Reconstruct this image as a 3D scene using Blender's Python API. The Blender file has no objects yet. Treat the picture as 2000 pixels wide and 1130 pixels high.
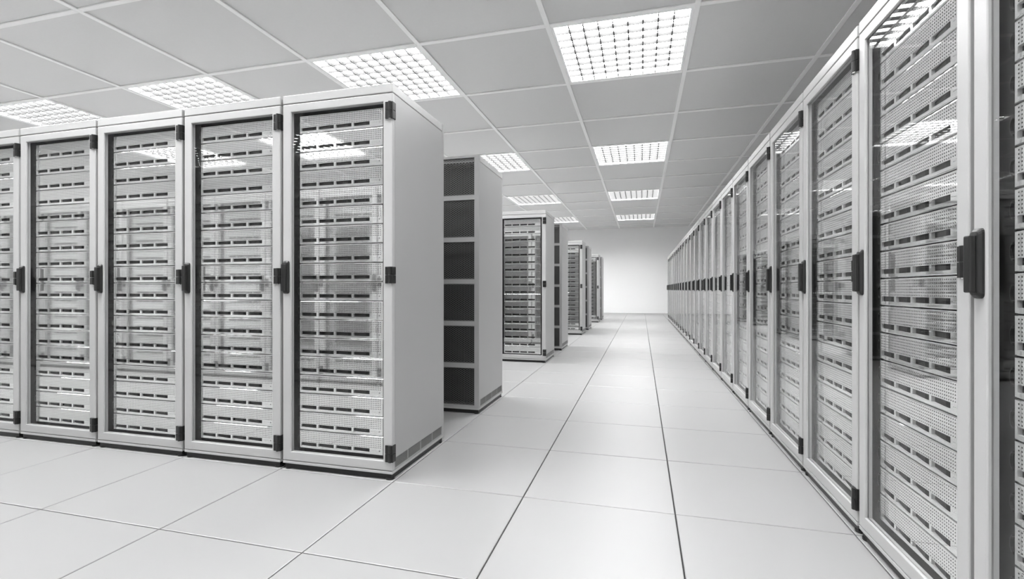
import bpy, bmesh, math, random
from mathutils import Vector, Matrix

# ------------------------------------------------------------------ camera, world, light, exposure
SC = bpy.context.scene
COL = SC.collection
CAM_H = 0.86045
cam_data = bpy.data.cameras.new('camera')
cam_data.sensor_width = 36.0
cam_data.lens = 941.61 / 2000.0 * 36.0
cam_data.clip_start = 0.02
cam_data.clip_end = 100
cam = bpy.data.objects.new('camera', cam_data)
cam.location = (0, 0, CAM_H)
cam.rotation_euler = (math.pi / 2, 0, 0.26194)
COL.objects.link(cam)
SC.camera = cam

world = bpy.data.worlds.new('world')
world.use_nodes = True
world.node_tree.nodes['Background'].inputs[0].default_value = (1, 1, 1, 1)
world.node_tree.nodes['Background'].inputs[1].default_value = 0.0     # closed room: only its lamps light it
SC.world = world

LAMP = 33.5                     # radiance of the ceiling light diffusers
SC.view_settings.view_transform = 'Standard'
SC.view_settings.look = 'None'
SC.view_settings.exposure = 0.05
SC.view_settings.gamma = 1.0
SC.view_settings.use_curve_mapping = False

# ------------------------------------------------------------------ measures (metres)
T = 0.6                         # floor tile = rack pitch
FX, FY = -1.07387, 1.34736      # one floor tile corner
CT = 1.2                        # ceiling tile
CX, CY = -3.17067, 2.8397       # ceiling grid corner k=0, m=0
CEIL = 3.096
X0, X1 = CX - 5 * CT, CX + 5 * CT
Y0, Y1 = CY - 6 * CT, FY + 28 * T
RW = 0.292                      # half rack width and depth
RH = 1.790

# ------------------------------------------------------------------ materials
def mat(name, col, rough=0.5, metal=0.0, spec=0.5, noise=None, bump=None, coat=0.0):
    m = bpy.data.materials.new(name)
    m.use_nodes = True
    nt = m.node_tree
    b = nt.nodes['Principled BSDF']
    c = (col, col, col) if not isinstance(col, tuple) else col
    b.inputs['Base Color'].default_value = (*c, 1)
    b.inputs['Roughness'].default_value = rough
    b.inputs['Metallic'].default_value = metal
    b.inputs['Specular IOR Level'].default_value = spec
    if coat:
        b.inputs['Coat Weight'].default_value = coat
        b.inputs['Coat Roughness'].default_value = 0.12
    tc = nt.nodes.new('ShaderNodeTexCoord')
    if noise:
        sc_, amt = noise
        n = nt.nodes.new('ShaderNodeTexNoise')
        n.inputs['Scale'].default_value = sc_
        n.inputs['Detail'].default_value = 3
        r = nt.nodes.new('ShaderNodeValToRGB')
        r.color_ramp.elements[0].color = (*[x * (1 - amt) for x in c], 1)
        r.color_ramp.elements[1].color = (*[min(1, x * (1 + amt)) for x in c], 1)
        nt.links.new(tc.outputs['Object'], n.inputs['Vector'])
        nt.links.new(n.outputs['Fac'], r.inputs['Fac'])
        nt.links.new(r.outputs['Color'], b.inputs['Base Color'])
    if bump:
        sc_, st = bump
        n = nt.nodes.new('ShaderNodeTexNoise')
        n.inputs['Scale'].default_value = sc_
        n.inputs['Detail'].default_value = 4
        bp = nt.nodes.new('ShaderNodeBump')
        bp.inputs['Strength'].default_value = st
        bp.inputs['Distance'].default_value = 0.001
        nt.links.new(tc.outputs['Object'], n.inputs['Vector'])
        nt.links.new(n.outputs['Fac'], bp.inputs['Height'])
        nt.links.new(bp.outputs['Normal'], b.inputs['Normal'])
    return m

M_WHITE = mat('white_powder_coat', 0.395, 0.34, noise=(9, 0.015), bump=(900, 0.03))
M_PANEL = mat('light_grey_panel', 0.315, 0.38, noise=(6, 0.015), bump=(900, 0.03))
M_FLOOR = mat('white_floor_laminate', 0.28, 0.38, spec=0.75, noise=(2.5, 0.012))
M_SUB = mat('dark_floor_joint', 0.02, 0.8, noise=(20, 0.2))
M_WALL = mat('white_wall_paint', 0.93, 0.6, noise=(1.5, 0.01), bump=(300, 0.05))
M_TILE = mat('ceiling_tile_grey', 0.64, 0.32, noise=(40, 0.02), bump=(600, 0.06))
M_BAR = mat('ceiling_grid_metal', 0.93, 0.35, noise=(10, 0.01))
M_BLACK = mat('black_plastic', 0.018, 0.32, spec=0.3, noise=(30, 0.1), bump=(700, 0.05))
M_DARK = mat('dark_interior_steel', 0.02, 0.6, spec=0.2, noise=(12, 0.15))
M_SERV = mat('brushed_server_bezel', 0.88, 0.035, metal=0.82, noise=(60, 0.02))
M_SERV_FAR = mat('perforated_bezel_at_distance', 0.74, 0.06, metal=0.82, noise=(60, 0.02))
M_HOUS = mat('server_housing_steel', 0.30, 0.4, metal=0.6, noise=(15, 0.05))
M_HOLE_SHADE = mat('perforation_shade_backing', 0.02, 0.9, spec=0.1, noise=(300, 0.3))  # painted shade seen through the bezel holes
M_BAY = mat('drive_bay_charcoal', 0.022, 0.5, spec=0.1, noise=(60, 0.1), bump=(400, 0.04))
M_LATCH = mat('drive_latch_black', 0.010, 0.6, spec=0.05, noise=(40, 0.1))
M_MESH = mat('dark_rear_mesh', 0.13, 0.45, metal=0.3, noise=(20, 0.05))
M_PIN = mat('polished_pin_steel', 0.85, 0.2, metal=0.9, noise=(30, 0.03))
M_BLADE = mat('louvre_blade_grey', 0.06, 0.6, spec=0.0, noise=(20, 0.02))
M_JOINT = mat('louvre_joint_grey', 0.05, 0.6, spec=0.0, noise=(30, 0.05))
M_BTN = mat('grey_button', 0.30, 0.4, noise=(50, 0.05))
M_SLOT = mat('vent_slat_grey', 0.17, 0.45, noise=(40, 0.04))

def emis(name, strength):
    m = bpy.data.materials.new(name)
    m.use_nodes = True
    nt = m.node_tree
    nt.nodes.clear()
    o = nt.nodes.new('ShaderNodeOutputMaterial')
    e = nt.nodes.new('ShaderNodeEmission')
    e.inputs['Color'].default_value = (1, 1, 1, 1)
    e.inputs['Strength'].default_value = strength
    nt.links.new(e.outputs[0], o.inputs[0])
    return m
M_LAMP = emis('lit_lamp_diffuser', LAMP)

def glass():
    m = bpy.data.materials.new('tinted_door_glass')
    m.use_nodes = True
    nt = m.node_tree
    nt.nodes.clear()
    o = nt.nodes.new('ShaderNodeOutputMaterial')
    lw = nt.nodes.new('ShaderNodeLayerWeight')
    lw.inputs['Blend'].default_value = 0.5
    p = nt.nodes.new('ShaderNodeMath'); p.operation = 'POWER'; p.inputs[1].default_value = 5.0
    ma = nt.nodes.new('ShaderNodeMath'); ma.operation = 'MULTIPLY_ADD'
    ma.inputs[1].default_value = 0.5; ma.inputs[2].default_value = 0.022
    tr = nt.nodes.new('ShaderNodeBsdfTransparent'); tr.inputs[0].default_value = (0.982, 0.985, 0.984, 1)
    gl = nt.nodes.new('ShaderNodeBsdfGlossy'); gl.inputs['Roughness'].default_value = 0.0
    gl.inputs[0].default_value = (1, 1, 1, 1)
    mx = nt.nodes.new('ShaderNodeMixShader')
    nt.links.new(lw.outputs['Facing'], p.inputs[0])
    nt.links.new(p.outputs[0], ma.inputs[0])
    nt.links.new(ma.outputs[0], mx.inputs[0])
    nt.links.new(tr.outputs[0], mx.inputs[1])
    nt.links.new(gl.outputs[0], mx.inputs[2])
    nt.links.new(mx.outputs[0], o.inputs[0])
    return m
M_GLASS = glass()

# ------------------------------------------------------------------ mesh helpers
class MB:
    def __init__(self):
        self.v = []; self.f = []; self.mi = []
    def quad(self, a, b, c, d, mi=0):
        n = len(self.v); self.v += [a, b, c, d]; self.f.append((n, n + 1, n + 2, n + 3)); self.mi.append(mi)
    def face(self, pts, mi=0):
        n = len(self.v); self.v += list(pts); self.f.append(tuple(range(n, n + len(pts)))); self.mi.append(mi)
    def box(self, x0, x1, y0, y1, z0, z1, mi=0, bev=0.0):
        if bev > 0:
            bm = bmesh.new()
            bmesh.ops.create_cube(bm, size=1)
            for v in bm.verts:
                v.co = Vector(((x0 + x1) / 2 + v.co.x * (x1 - x0), (y0 + y1) / 2 + v.co.y * (y1 - y0), (z0 + z1) / 2 + v.co.z * (z1 - z0)))
            bmesh.ops.bevel(bm, geom=bm.edges[:], offset=bev, segments=2, profile=0.5, affect='EDGES')
            self.bm(bm, mi)
            return
        n = len(self.v)
        self.v += [(x0, y0, z0), (x1, y0, z0), (x1, y1, z0), (x0, y1, z0), (x0, y0, z1), (x1, y0, z1), (x1, y1, z1), (x0, y1, z1)]
        for q in ((0, 3, 2, 1), (4, 5, 6, 7), (0, 1, 5, 4), (1, 2, 6, 5), (2, 3, 7, 6), (3, 0, 4, 7)):
            self.f.append(tuple(n + i for i in q)); self.mi.append(mi)
    def bm(self, bm, mi=0):
        bm.verts.ensure_lookup_table(); bm.verts.index_update()
        n = len(self.v)
        self.v += [tuple(v.co) for v in bm.verts]
        for f in bm.faces:
            self.f.append(tuple(n + v.index for v in f.verts)); self.mi.append(mi)
        bm.free()
    def prism(self, poly, axis, a, b, mi=0):
        """poly of 2-D points (counter-clockwise) extruded along axis ('z': x,y / 'y': x,z / 'x': y,z)"""
        def P(p, t):
            if axis == 'z': return (p[0], p[1], t)
            if axis == 'y': return (p[0], t, p[1])
            return (t, p[0], p[1])
        n = len(poly)
        self.face([P(p, a) for p in poly][::-1], mi)
        self.face([P(p, b) for p in poly], mi)
        for i in range(n):
            p, q = poly[i], poly[(i + 1) % n]
            self.quad(P(p, a), P(q, a), P(q, b), P(p, b), mi)
    def cyl(self, cx, cy, z0, z1, r, n=12, mi=0):
        self.prism([(cx + r * math.cos(2 * math.pi * i / n), cy + r * math.sin(2 * math.pi * i / n)) for i in range(n)], 'z', z0, z1, mi)
    def mesh(self, name, mats):
        me = bpy.data.meshes.new(name)
        me.from_pydata(self.v, [], self.f)
        for m in (mats if isinstance(mats, (list, tuple)) else [mats]):
            me.materials.append(m)
        me.polygons.foreach_set('material_index', self.mi)
        bm = bmesh.new(); bm.from_mesh(me)
        bmesh.ops.remove_doubles(bm, verts=bm.verts[:], dist=1e-6)
        bmesh.ops.recalc_face_normals(bm, faces=bm.faces[:])
        bm.to_mesh(me); bm.free()
        me.update()
        return me

def boxmesh(name, m, *a, bev=0.0):
    b = MB(); b.box(*a, bev=bev); return b.mesh(name, m)

def ob(name, data, parent=None, loc=(0, 0, 0), rz=0.0, label=None, cat=None, group=None, kind=None):
    o = bpy.data.objects.new(name, data)
    COL.objects.link(o)
    o.location = loc
    if rz: o.rotation_euler = (0, 0, rz)
    if parent: o.parent = parent
    if label: o['label'] = label
    if cat: o['category'] = cat
    if group: o['group'] = group
    if kind: o['kind'] = kind
    return o

def nth(n):
    s = 'th' if 10 <= n % 100 <= 20 else {1: 'st', 2: 'nd', 3: 'rd'}.get(n % 10, 'th')
    return f'{n}{s}'

# ------------------------------------------------------------------ the room
wall_far = ob('wall_far', boxmesh('wall_far', M_WALL, X0, X1, Y1, Y1 + 0.12, -0.05, CEIL + 0.25), kind='structure', label='plain white end wall closing the main aisle', cat='wall')
wall_near = ob('wall_near', boxmesh('wall_near', M_WALL, X0, X1, Y0 - 0.12, Y0, -0.05, CEIL + 0.25), kind='structure', label='plain white wall opposite the end wall', cat='wall')
wall_left = ob('wall_left', boxmesh('wall_left', M_WALL, X0 - 0.12, X0, Y0 - .12, Y1 + .12, -0.05, CEIL + 0.25), kind='structure', label='plain white wall at the ends of the cross rows', cat='wall')
wall_right = ob('wall_right', boxmesh('wall_right', M_WALL, X1, X1 + 0.12, Y0 - .12, Y1 + .12, -0.05, CEIL + 0.25), kind='structure', label='plain white wall behind the long row of cabinets', cat='wall')

# raised floor: dark sub-floor seen in the joints, glossy white tiles on it
floor = ob('floor', boxmesh('floor', M_SUB, X0, X1, Y0, Y1, -0.10, -0.010), kind='structure', label='raised floor of large glossy white square tiles', cat='floor')
def tile_geo(b, x0, x1, y0, y1, g=0.0024, ch=0.0022, dz=0.0016):
    x0 += g; x1 -= g; y0 += g; y1 -= g
    zt, zb = 0.0, -0.010
    o = [(x0, y0), (x1, y0), (x1, y1), (x0, y1)]
    i = [(x0 + ch, y0 + ch), (x1 - ch, y0 + ch), (x1 - ch, y1 - ch), (x0 + ch, y1 - ch)]
    b.face([(p[0], p[1], zt) for p in i])
    for k in range(4):
        a, c = o[k], o[(k + 1) % 4]; p, q = i[k], i[(k + 1) % 4]
        b.quad((*a, -dz), (*c, -dz), (*q, zt), (*p, zt))
        b.quad((*a, zb), (*c, zb), (*c, -dz), (*a, -dz))
tb = MB(); tile_geo(tb, 0, T, 0, T)
tile_me = tb.mesh('floor_tile', M_FLOOR)
ix0 = math.floor((X0 - FX) / T); ix1 = math.ceil((X1 - FX) / T)
iy0 = math.floor((Y0 - FY) / T); iy1 = 28
rest = MB()
for i in range(ix0, ix1):
    for j in range(iy0, iy1):
        if -7 <= i <= 2 and -2 <= j < 28:
            ob('floor_tile', tile_me, floor, (FX + i * T, FY + j * T, 0))
        else:
            xa, xb = max(X0, FX + i * T), min(X1, FX + (i + 1) * T)
            ya, yb = max(Y0, FY + j * T), min(Y1, FY + (j + 1) * T)
            if xb - xa > 0.02 and yb - ya > 0.02:
                tile_geo(rest, xa, xb, ya, yb)
ob('floor_tiles_remainder', rest.mesh('floor_tiles_remainder', M_FLOOR), floor, kind='stuff')

# suspended ceiling: slab, recessed tiles, grid bars, louvred lights
ceiling = ob('ceiling', boxmesh('ceiling', M_TILE, X0, X1, Y0, Y1, CEIL + 0.14, CEIL + 0.25), kind='structure', label='suspended ceiling of large grey square tiles in a white grid', cat='ceiling')
BW = 0.0215     # half bar width
ctile = boxmesh('ceiling_tile', M_TILE, 0.004, CT - 0.004, 0.004, CT - 0.004, CEIL + 0.012, CEIL + 0.032)
LAST = (Y1 - (CY + 12 * CT)) / CT
def is_light(k, m): return k in (-4, -2, 0, 2) and (m - 1) % 3 == 0 and m <= 10
for k in range(-5, 5):
    for m in range(-6, 13):
        if is_light(k, m): continue
        t = ob('ceiling_tile', ctile, ceiling, (CX + k * CT, CY + m * CT, 0))
        if m == 12: t.scale = (1, LAST, 1)
def bar_mesh(name, L, axis):
    b = MB()
    if axis == 'y': b.box(-BW, BW, 0, L, CEIL, CEIL + 0.0118, bev=0.002)
    else: b.box(0, L, -BW, BW, CEIL, CEIL + 0.0118, bev=0.002)
    return b.mesh(name, M_BAR)
long_bar = bar_mesh('ceiling_main_bar', Y1 - Y0, 'y')
cross_bar = bar_mesh('ceiling_cross_bar', CT - 2 * BW, 'x')
for k in range(-4, 5):
    ob('ceiling_main_bar', long_bar, ceiling, (CX + k * CT, Y0, 0))
for k in range(-5, 5):
    for m in range(-5, 13):
        ob('ceiling_cross_bar', cross_bar, ceiling, (CX + k * CT + BW, CY + m * CT, 0))

# louvred light
fr = MB()
a, c = BW + 0.001, 0.045                       # flange from the bar to the louvre opening
for (x0, x1, y0, y1) in ((a, CT - a, a, c), (a, CT - a, CT - c, CT - a), (a, c, c, CT - c), (CT - c, CT - a, c, CT - c)):
    fr.box(x0, x1, y0, y1, CEIL + 0.003, CEIL + 0.014)
frame_me = fr.mesh('light_frame', M_BAR)
hs = MB()
for (x0, x1, y0, y1) in ((c - .008, CT - c + .008, c - .008, c), (c - .008, CT - c + .008, CT - c, CT - c + .008), (c - .008, c, c, CT - c), (CT - c, CT - c + .008, c, CT - c)):
    hs.box(x0, x1, y0, y1, CEIL + 0.0145, CEIL + 0.050)
hs.box(c - .008, CT - c + .008, c - .008, CT - c + .008, CEIL + 0.050, CEIL + 0.057)
house_me = hs.mesh('light_housing', M_BAR)
diff_me = boxmesh('light_diffuser', M_LAMP, c + .001, CT - c - .001, c + .001, CT - c - .001, CEIL + 0.036, CEIL + 0.0495)
NB = 9
pit = (CT - 2 * c) / NB
# blades: V section, wider at the lower edge
def blade(h, axis, joints):
    b = MB()
    zb, zt = CEIL + .0055, CEIL + .0345
    b.prism([(-h, zb), (h, zb), (h * .4, zt), (-h * .4, zt)], axis, c, CT - c)
    b.prism([(-h, zb - .0015), (h, zb - .0015), (h, zb), (-h, zb)], axis, c, CT - c, 1)     # white lower edge
    if joints:
        for q in range(1, NB):     # dark joint where the long blade is slotted over each cross blade
            b.box(-.0072, .0072, c + q * pit - .0072, c + q * pit + .0072, zb - .0022, zb + .012, 2)
    return b.mesh('louvre_blade', [M_BLADE, M_BLADE, M_JOINT])
blade_x = blade(.0035, 'x', False)
blade_y = blade(.0042, 'y', True)
colname = {2: 'over the main aisle', 0: 'one light column in from the main aisle', -2: 'two light columns in from the main aisle', -4: 'three light columns in from the main aisle'}
for k in (2, 0, -2, -4):
    for m in (10, 7, 4, 1, -2, -5):
        n = (10 - m) // 3 + 1
        L = ob('ceiling_light' if m >= 1 else 'ceiling_light_offscreen', None, None, (CX + k * CT, CY + m * CT, 0), label=f'square louvred ceiling light {colname[k]}, {nth(n)} from end wall', cat='ceiling light', group='square louvred lights set in the ceiling grid')
        ob('frame', frame_me, L); ob('housing', house_me, L); ob('diffuser', diff_me, L)
        for q in range(1, NB):
            ob('louvre_blade', blade_x, L, (0, c + q * pit, 0))
            ob('louvre_blade', blade_y, L, (c + q * pit, 0, 0))

# ------------------------------------------------------------------ server rack meshes (front faces -y, origin at the floor)
DZ0, DZ1 = 0.0425, 1.7466               # door and side panel height
OX, OZ0, OZ1 = 0.2465, 0.0855, 1.7085   # glass opening
FRT = -RW
lid_me = boxmesh('lid', M_WHITE, -RW, RW, -RW, RW - .023, 1.7500, RH, bev=0.003)
base_me = boxmesh('base_frame', M_WHITE, -RW, RW, -RW, RW, 0.0275, 0.0400, bev=0.0015)
pl = MB(); pl.box(-RW + .008, RW - .008, -RW + .008, RW - .008, 0.003, 0.0274)
plinth_me = pl.mesh('plinth', M_BLACK)
ft = MB(); ft.cyl(0, 0, 0.0, 0.008, 0.0205, 14); ft.cyl(0, 0, 0.008, 0.0274, 0.012, 10)
foot_me = ft.mesh('foot', M_BLACK)
# side panel: flat sheet with a row of vent openings near the floor
VZ0, VZ1 = 0.0485, 0.0950
VY = [(-.276, -.143), (-.137, -.004), (.002, .135), (.141, .262)]
def side_mesh(s):
    b = MB()
    xo, xi = s * RW, s * (RW - .010)
    x0, x1 = min(xo, xi), max(xo, xi)
    ya, yb = -RW + .0235, RW - .0235
    b.box(x0, x1, ya, yb, VZ1, DZ1)
    b.box(x0, x1, ya, yb, DZ0, VZ0)
    prev = ya
    for (p, q) in VY:
        p = max(p, ya + .004)
        b.box(x0, x1, prev, p, VZ0, VZ1); prev = q
    b.box(x0, x1, prev, yb, VZ0, VZ1)
    return b.mesh('side_panel', M_PANEL)
side_me = {s: side_mesh(s) for s in (-1, 1)}
def vent_mesh(s, i):
    b = MB()
    p, q = VY[i]; p = max(p, -RW + .0275)
    n = 8
    for k in range(n):
        z = VZ0 + (k + .5) * (VZ1 - VZ0) / n
        xa, xb = s * (RW - .0085), s * (RW - .001)
        b.box(min(xa, xb), max(xa, xb), p, q, z - .0012, z + .0012)
    w = (q - p) / 12
    for k in range(1, 12):
        xa, xb = s * (RW - .0085), s * (RW - .002)
        b.box(min(xa, xb), max(xa, xb), p + k * w - .001, p + k * w + .001, VZ0, VZ1)
    return b.mesh('vent_grille', M_SLOT)
vent_me = {(s, i): vent_mesh(s, i) for s in (-1, 1) for i in range(4)}
# door frame: ring with chamfered outer and inner edges
def ring_mesh(name, rects, m):
    """rects: list of (x0,x1,z0,z1,y) loops joined in order"""
    b = MB()
    P = [[(r[0], r[4], r[2]), (r[1], r[4], r[2]), (r[1], r[4], r[3]), (r[0], r[4], r[3])] for r in rects]
    for A, B in zip(P, P[1:]):
        for k in range(4):
            b.quad(A[k], A[(k + 1) % 4], B[(k + 1) % 4], B[k])
    return b.mesh(name, m)
def R(x, z0, z1, y): return (-x, x, z0, z1, y)
ch = 0.0035
door_me = ring_mesh('door', [R(RW, DZ0, DZ1, FRT + .022), R(RW, DZ0, DZ1, FRT + ch), R(RW - ch * .3, DZ0 + ch * .3, DZ1 - ch * .3, FRT + ch * .3), R(RW - ch, DZ0 + ch, DZ1 - ch, FRT),
                             R(OX + .003, OZ0 - .003, OZ1 + .003, FRT), R(OX + .001, OZ0 - .001, OZ1 + .001, FRT + .001), R(OX, OZ0, OZ1, FRT + .003), R(OX, OZ0, OZ1, FRT + .022), R(RW, DZ0, DZ1, FRT + .022)], M_WHITE)
glass_me = boxmesh('glass_pane', M_GLASS, -OX, OX, FRT + .008, FRT + .012, OZ0, OZ1)
# dark inner lining: open at front, with an added blackout plate towards the back
ln = MB(); li = .2805
ln.box(-li, -li + .004, FRT + .0225, RW - .023, .041, 1.7495)
ln.box(li - .004, li, FRT + .0225, RW - .023, .041, 1.7495)
ln.box(-li + .004, li - .004, FRT + .0225, RW - .023, 1.7380, 1.7495)
ln.box(-li + .004, li - .004, FRT + .0225, RW - .023, .041, .052)
ln.box(-li + .004, li - .004, .175, .178, .052, 1.738)  # added plate: blocks the view and light through, so rear mesh holes stay dark
lining_me = ln.mesh('inner_lining', M_DARK)
gap_strip_me = boxmesh('gap_shade_strip', M_BLACK, -RW - .0145, -RW - .0002, FRT + .026, FRT + .045, .045, 1.786)  # added black strip standing in for the shade in the gap between racks
rail_me = {}
for s in (-1, 1):
    b = MB()
    xa, xb = s * .2262, s * .276
    b.box(min(xa, xb), max(xa, xb), FRT + .0390, FRT + .0420, .0525, 1.7375)
    xa, xb = s * .2262, s * .2285
    b.box(min(xa, xb), max(xa, xb), FRT + .042, FRT + .075, .0525, 1.7375)
    rail_me[s] = b.mesh('mounting_rail', M_DARK)
loop = MB()      # dark pull loop beside a server on the left rail
for k in range(6):
    a0 = math.pi * k / 6; a1 = math.pi * (k + 1) / 6
    p = [(math.sin(a0), math.cos(a0)), (math.sin(a1), math.cos(a1))]
    ro, ri = .021, .0165
    poly = [(-.010 * p[0][0] * ro / .021, p[0][1] * ro), (-.010 * p[0][0] * ri / .021, p[0][1] * ri), (-.010 * p[1][0] * ri / .021, p[1][1] * ri), (-.010 * p[1][0] * ro / .021, p[1][1] * ro)]
    loop.prism(poly, 'y', -.006, 0)
loop_me = loop.mesh('pull_loop', M_BLACK)
# hinge
def hinge_mesh():
    b = MB()
    hz = .075
    for (z0, z1) in ((0, hz / 2 - .0008), (hz / 2 + .0008, hz)):
        b.box(.2590, .2800, FRT - .006, FRT + .0005, z0, z1, bev=.001)
        b.cyl(.2830, FRT - .005, z0, z1, .0085, 12)
        b.box(.2915, .2975, FRT - .003, FRT + .024, z0, z1, bev=.001)
        b.box(.2800, .2970, FRT - .006, FRT + .0005, z0, z1)
    return b.mesh('hinge', M_BLACK)
hinge_me = hinge_mesh()
pn = MB(); pn.cyl(.2830, FRT - .005, -.0025, .0, .0060, 10)
pin_me = pn.mesh('hinge_pin', M_PIN)
# handle: escutcheon with sloped ends and a raised grip
HX = -RW + .0205
def escutcheon():
    b = MB(); bm = bmesh.new()
    z0, z1 = .840, .998
    prof = [(-.0178, 0), (.0178, 0)]
    n = 7
    def loopz(w, a0, a1, y, r):
        pts = []
        for (cx, cz, st) in ((w - r, a0 + r, -90), (w - r, a1 - r, 0), (-w + r, a1 - r, 90), (-w + r, a0 + r, 180)):
            for k in range(4):
                t = math.radians(st + 30 * k)
                pts.append((HX + cx + r * math.cos(t), y, cz + r * math.sin(t)))
        return pts
    L = [loopz(.0180, z0, z1, FRT + .001, .010), loopz(.0178, z0 + .001, z1 - .001, FRT - .005, .010), loopz(.0150, z0 + .008, z1 - .008, FRT - .0105, .008), loopz(.012, z0 + .016, z1 - .016, FRT - .0120, .006)]
    for A, B in zip(L, L[1:]):
        m = len(A)
        for k in range(m): b.quad(A[k], A[(k + 1) % m], B[(k + 1) % m], B[k])
    b.face(L[-1])
    b.face(L[0][::-1])
    bm.free()
    return b.mesh('door_handle', M_BLACK)
handle_me = escutcheon()
grip_me = boxmesh('grip', M_BLACK, HX - .0118, HX + .0118, FRT - .0250, FRT - .0105, .853, .982, bev=.0035)
# rear door: frame with six hexagon-perforated panels
RZ0, RZ1 = .0410, RH
MX = .2585
PZ0, PZ1 = .0555, 1.7750
NP = 6; BARH = .032
PH = (PZ1 - PZ0 + BARH) / NP - BARH
rf = MB(); ya, yb = RW - .0225, RW
rf.box(-RW, -MX, ya, yb, RZ0, RZ1); rf.box(MX, RW, ya, yb, RZ0, RZ1)
rf.box(-MX, MX, ya, yb, RZ0, PZ0); rf.box(-MX, MX, ya, yb, PZ1, RZ1)
for k in range(1, NP):
    z = PZ0 + k * (PH + BARH)
    rf.box(-MX, MX, ya, yb, z - BARH, z)
rear_me = rf.mesh('rear_door', M_PANEL)
pm = MB()
hp = 0.0136                       # vertical pitch of the hexagon pattern
hr = hp / math.sqrt(3)            # cell circumradius (flat top)
nx = int(2 * MX / (1.5 * hr)); nz = int(PH / hp)
offx = -(nx - 1) * 1.5 * hr / 2
for i in range(nx):
    for j in range(nz if i % 2 == 0 else nz - 1):
        cx = offx + i * 1.5 * hr
        cz = hp / 2 + (PH - nz * hp) / 2 + j * hp + (hp / 2 if i % 2 else 0)
        O = [(cx + hr * math.cos(math.pi / 3 * q), 0, cz + hr * math.sin(math.pi / 3 * q)) for q in range(6)]
        I = [(cx + .79 * hr * math.cos(math.pi / 3 * q), 0, cz + .79 * hr * math.sin(math.pi / 3 * q)) for q in range(6)]
        for q in range(6): pm.quad(O[q], O[(q + 1) % 6], I[(q + 1) % 6], I[q])
e = .007
for (x0, x1, z0, z1) in ((-MX, MX, 0, e), (-MX, MX, PH - e, PH), (-MX, -MX + e, 0, PH), (MX - e, MX, 0, PH)):
    pm.quad((x0, .0005, z0), (x1, .0005, z0), (x1, .0005, z1), (x0, .0005, z1))
perf_me = pm.mesh('perforated_panel', M_MESH)

# ------------------------------------------------------------------ rack server meshes (origin: bottom centre of the bezel, front at y = 0)
SW, SH = 0.2255, 0.0862
PITCH = 0.0893
EQ_Y = FRT + .0350
EQ_Z = 0.0945
BAY_W, BAY_P, BAY_X = 0.0847, 0.0955, -0.2155
BZ0, BZ1 = 0.0125, 0.0292
def server_mesh():
    b = MB()
    r = .0032
    xi, z0, z1 = SW - r, r, SH - r
    # rounded border and housing
    L = []
    for t in range(0, 4):
        a_ = math.pi / 2 * t / 3
        d = r * (1 - math.sin(a_)); y = r * (1 - math.cos(a_))
        L.append((SW - d, d, SH - d, y))
    L.append((SW, 0, SH, .022))
    for (A, B) in zip(L, L[1:]):
        PA = [(-A[0], A[3], A[1]), (A[0], A[3], A[1]), (A[0], A[3], A[2]), (-A[0], A[3], A[2])]
        PB = [(-B[0], B[3], B[1]), (B[0], B[3], B[1]), (B[0], B[3], B[2]), (-B[0], B[3], B[2])]
        for k in range(4): b.quad(PA[k], PA[(k + 1) % 4], PB[(k + 1) % 4], PB[k])
    b.box(-SW + .002, SW - .002, .022, .42, .0005, SH - .0005, mi=1)
    # perforated field
    px, pz, nx, nz = .0090, .0087, 48, 6
    fx0, fz0 = -px * nx / 2, .0300
    fx1, fz1 = -fx0, fz0 + pz * nz
    def rect(x0, x1, z0_, z1_, mi=0): b.quad((x0, 0, z0_), (x1, 0, z0_), (x1, 0, z1_), (x0, 0, z1_), mi)
    rect(-xi, fx0, fz0, fz1); rect(fx1, xi, fz0, fz1); rect(-xi, xi, fz1, z1)
    hr_ = .00205
    for i in range(nx):
        for j in range(nz):
            cx, cz = fx0 + (i + .5) * px, fz0 + (j + .5) * pz
            hx, hz = px / 2, pz / 2
            O = [(cx + hx, 0, cz), (cx + hx, 0, cz + hz), (cx, 0, cz + hz), (cx - hx, 0, cz + hz), (cx - hx, 0, cz), (cx - hx, 0, cz - hz), (cx, 0, cz - hz), (cx + hx, 0, cz - hz)]
            I = [(cx + hr_ * math.cos(math.pi / 4 * q), 0, cz + hr_ * math.sin(math.pi / 4 * q)) for q in range(8)]
            I2 = [(p[0], .0006, p[2]) for p in I]      # thin sheet-metal edge
            for q in range(8):
                b.quad(O[q], O[(q + 1) % 8], I[(q + 1) % 8], I[q])
                b.quad(I[q], I[(q + 1) % 8], I2[(q + 1) % 8], I2[q])
    # black backing added behind the perforations, painting in the shade of the holes
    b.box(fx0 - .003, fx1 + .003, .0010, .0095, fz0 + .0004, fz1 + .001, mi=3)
    # strip with the four bay openings
    rect(-xi, xi, BZ1, fz0); rect(-xi, xi, z0, BZ0)
    prev = -xi
    for i in range(4):
        x0 = BAY_X + i * BAY_P; x1 = x0 + BAY_W
        rect(prev, x0, BZ0, BZ1); prev = x1
        d = .0100
        b.quad((x0, 0, BZ0), (x1, 0, BZ0), (x1, d, BZ0), (x0, d, BZ0), 2)
        b.quad((x0, 0, BZ1), (x1, 0, BZ1), (x1, d, BZ1), (x0, d, BZ1), 2)
        b.quad((x0, 0, BZ0), (x0, 0, BZ1), (x0, d, BZ1), (x0, d, BZ0), 2)
        b.quad((x1, 0, BZ0), (x1, 0, BZ1), (x1, d, BZ1), (x1, d, BZ0), 2)
    rect(prev, xi, BZ0, BZ1)
    return b.mesh('rack_server', [M_SERV, M_HOUS, M_WHITE, M_HOLE_SHADE])
server_me = server_mesh()
bb = MB(); N = 10
top = [(BAY_W * k / N, 0.0010 + .0078 * (1 - math.sin(math.pi / 2 * k / N))) for k in range(N + 1)]
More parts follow.
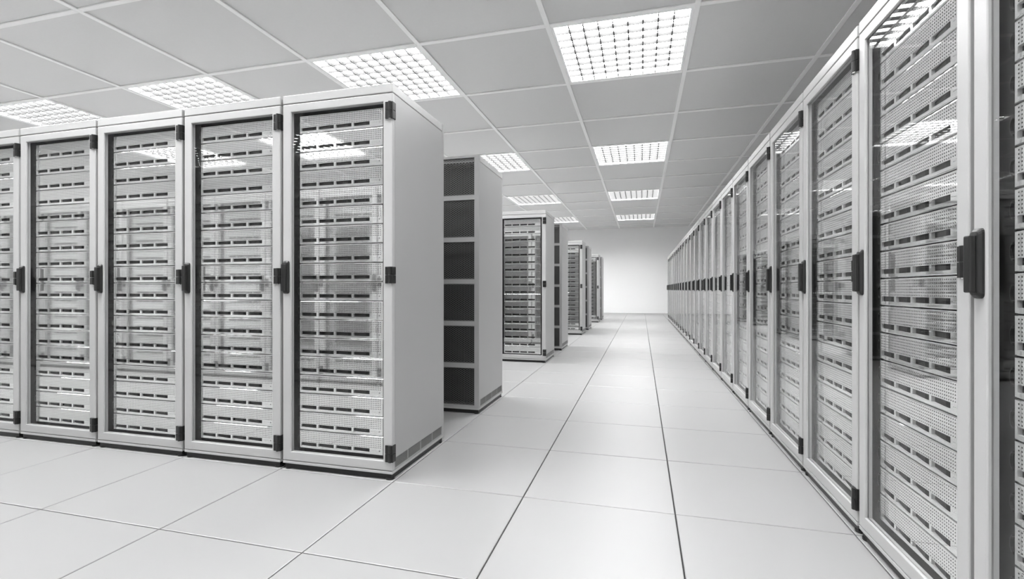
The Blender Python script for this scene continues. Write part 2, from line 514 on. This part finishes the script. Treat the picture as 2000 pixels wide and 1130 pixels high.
poly = [(.0002, .0098)] + [(min(max(x, .0002), BAY_W - .0002), y) for x, y in top] + [(BAY_W - .0002, .0098)]
bb.prism(poly, 'z', BZ0 + .0002, BZ1 - .0002)
bay_me = bb.mesh('drive_bay', M_BAY)
latch_me = boxmesh('latch', M_LATCH, BAY_W * .775, BAY_W * .965, .0004, .0022, BZ0 + .0012, BZ1 - .0012)
bt = MB(); bt.prism([(.207 + .0036 * math.cos(math.pi / 4 * q), .0205 + .0036 * math.sin(math.pi / 4 * q)) for q in range(8)], 'y', -.0012, .0004)
btn_me = bt.mesh('power_button', M_BTN)
sl = MB()
for k in range(5): sl.box(.168 + k * .0062, .170 + k * .0062, -.0004, .0004, .0195, .0215)
led_me = sl.mesh('status_lights', M_BTN)

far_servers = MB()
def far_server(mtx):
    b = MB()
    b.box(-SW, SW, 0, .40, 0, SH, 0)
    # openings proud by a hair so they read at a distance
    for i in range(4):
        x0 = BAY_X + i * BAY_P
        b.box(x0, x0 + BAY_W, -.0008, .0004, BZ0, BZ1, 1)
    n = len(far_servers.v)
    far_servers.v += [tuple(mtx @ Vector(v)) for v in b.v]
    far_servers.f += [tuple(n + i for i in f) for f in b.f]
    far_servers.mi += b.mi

# ------------------------------------------------------------------ placing racks and servers
HINGES = (1.6300, .8880, .0830)
def place_rack(x, y, rz, label, group, where, servers, detail):
    """servers: 'things' (each its own object), 'far' (joined with the rest) or None"""
    r = ob('server_rack', None, None, (x, y, 0), rz, label=label, cat='server rack', group=group)
    ob('lid', lid_me, r); ob('base_frame', base_me, r); ob('plinth', plinth_me, r)
    for sx in (-1, 1):
        for sy in (-1, 1):
            ob('foot', foot_me, r, (sx * .2695, sy * .2695, 0))
    for s in (-1, 1):
        sp = ob('side_panel', side_me[s], r)
        for i in range(4): ob('vent_grille', vent_me[(s, i)], sp)
        ob('mounting_rail', rail_me[s], r)
    ob('inner_lining', lining_me, r)
    if rz <= 0: ob('gap_shade_strip', gap_strip_me, r)
    d = ob('door', door_me, r); ob('glass_pane', glass_me, d)
    hd = ob('door_handle', handle_me, r); ob('grip', grip_me, hd)
    for z in HINGES:
        hg = ob('hinge', hinge_me, r, (0, 0, z))
        if detail: ob('hinge_pin', pin_me, hg)
    rd = ob('rear_door', rear_me, r)
    for k in range(NP):
        ob('perforated_panel', perf_me, rd, (0, RW - .010, PZ0 + k * (PH + BARH)))
    c, s = math.cos(rz), math.sin(rz)
    for u in range(18):
        z = EQ_Z + u * PITCH
        lx, ly = 0.0, EQ_Y
        px, py = x + lx * c - ly * s, y + lx * s + ly * c
        if servers == 'things':
            sv = ob('rack_server', server_me, None, (px, py, z), rz, label=f'perforated grey server, {nth(18 - u)} from top, {where}', cat='server', group='perforated grey servers mounted in the racks')
            for i in range(4):
                by_ = ob('drive_bay', bay_me, sv, (BAY_X + i * BAY_P, 0, 0))
                if detail: ob('latch', latch_me, by_)
            if detail:
                ob('power_button', btn_me, sv); ob('status_lights', led_me, sv)
                ob('pull_loop', loop_me, sv, (-SW - .0005, .004, SH / 2))
        elif servers == 'far':
            far_server(Matrix.Translation((px, py, z)) @ Matrix.Rotation(rz, 4, 'Z'))

def posname(i): return 'beside the aisle' if i == 0 else f'{nth(i + 1)} from the aisle'
ROWGROUP = 'glass-door racks standing in cross rows'
# cross rows: pairs standing back to back over a hot aisle, repeating every 3.6 m
def cross_row(yc, front, n, rownum, things, far, detail=0, x_end=FX):
    for i in range(n):
        x = x_end - T / 2 - i * T
        sv = 'things' if i < things else ('far' if i < far else None)
        side = 'glass-door' if front else 'mesh-backed'
        place_rack(x, yc, 0.0 if front else math.pi,
                   f'white {side} server rack {posname(i)}, {nth(rownum)} row from end wall', ROWGROUP,
                   f'{nth(i + 1)} rack from aisle, {nth(rownum)} row from end wall', sv, i < detail)
Y_ROW = FY + T + T / 2       # centre of the foremost row
cross_row(Y_ROW - 4 * T, False, 11, 9, 0, 11, x_end=FX - T)             # opposite row, seen in reflections
for p in range(4):
    yb_ = Y_ROW + p * 6 * T
    cross_row(yb_, True, (6, 4, 3, 3)[p], 8 - 2 * p, (5, 1, 1, 0)[p], (6, 4, 3, 3)[p], (5, 0, 0, 0)[p])
    cross_row(yb_ + 2 * T, False, (5, 4, 3, 3)[p], 7 - 2 * p, 0, 0)
# long row along the main aisle
xr = FX + 3 * T + T / 2
for k in range(21, -3, -1):
    n = 22 - k
    place_rack(xr, FY + k * T + T / 2, -math.pi / 2, f'white glass-door server rack, {nth(n)} from the end wall in the long row', 'glass-door racks in the long row',
               f'long-row rack {nth(n)} from end wall', 'things' if -1 <= k <= 7 else 'far', -1 <= k <= 3)

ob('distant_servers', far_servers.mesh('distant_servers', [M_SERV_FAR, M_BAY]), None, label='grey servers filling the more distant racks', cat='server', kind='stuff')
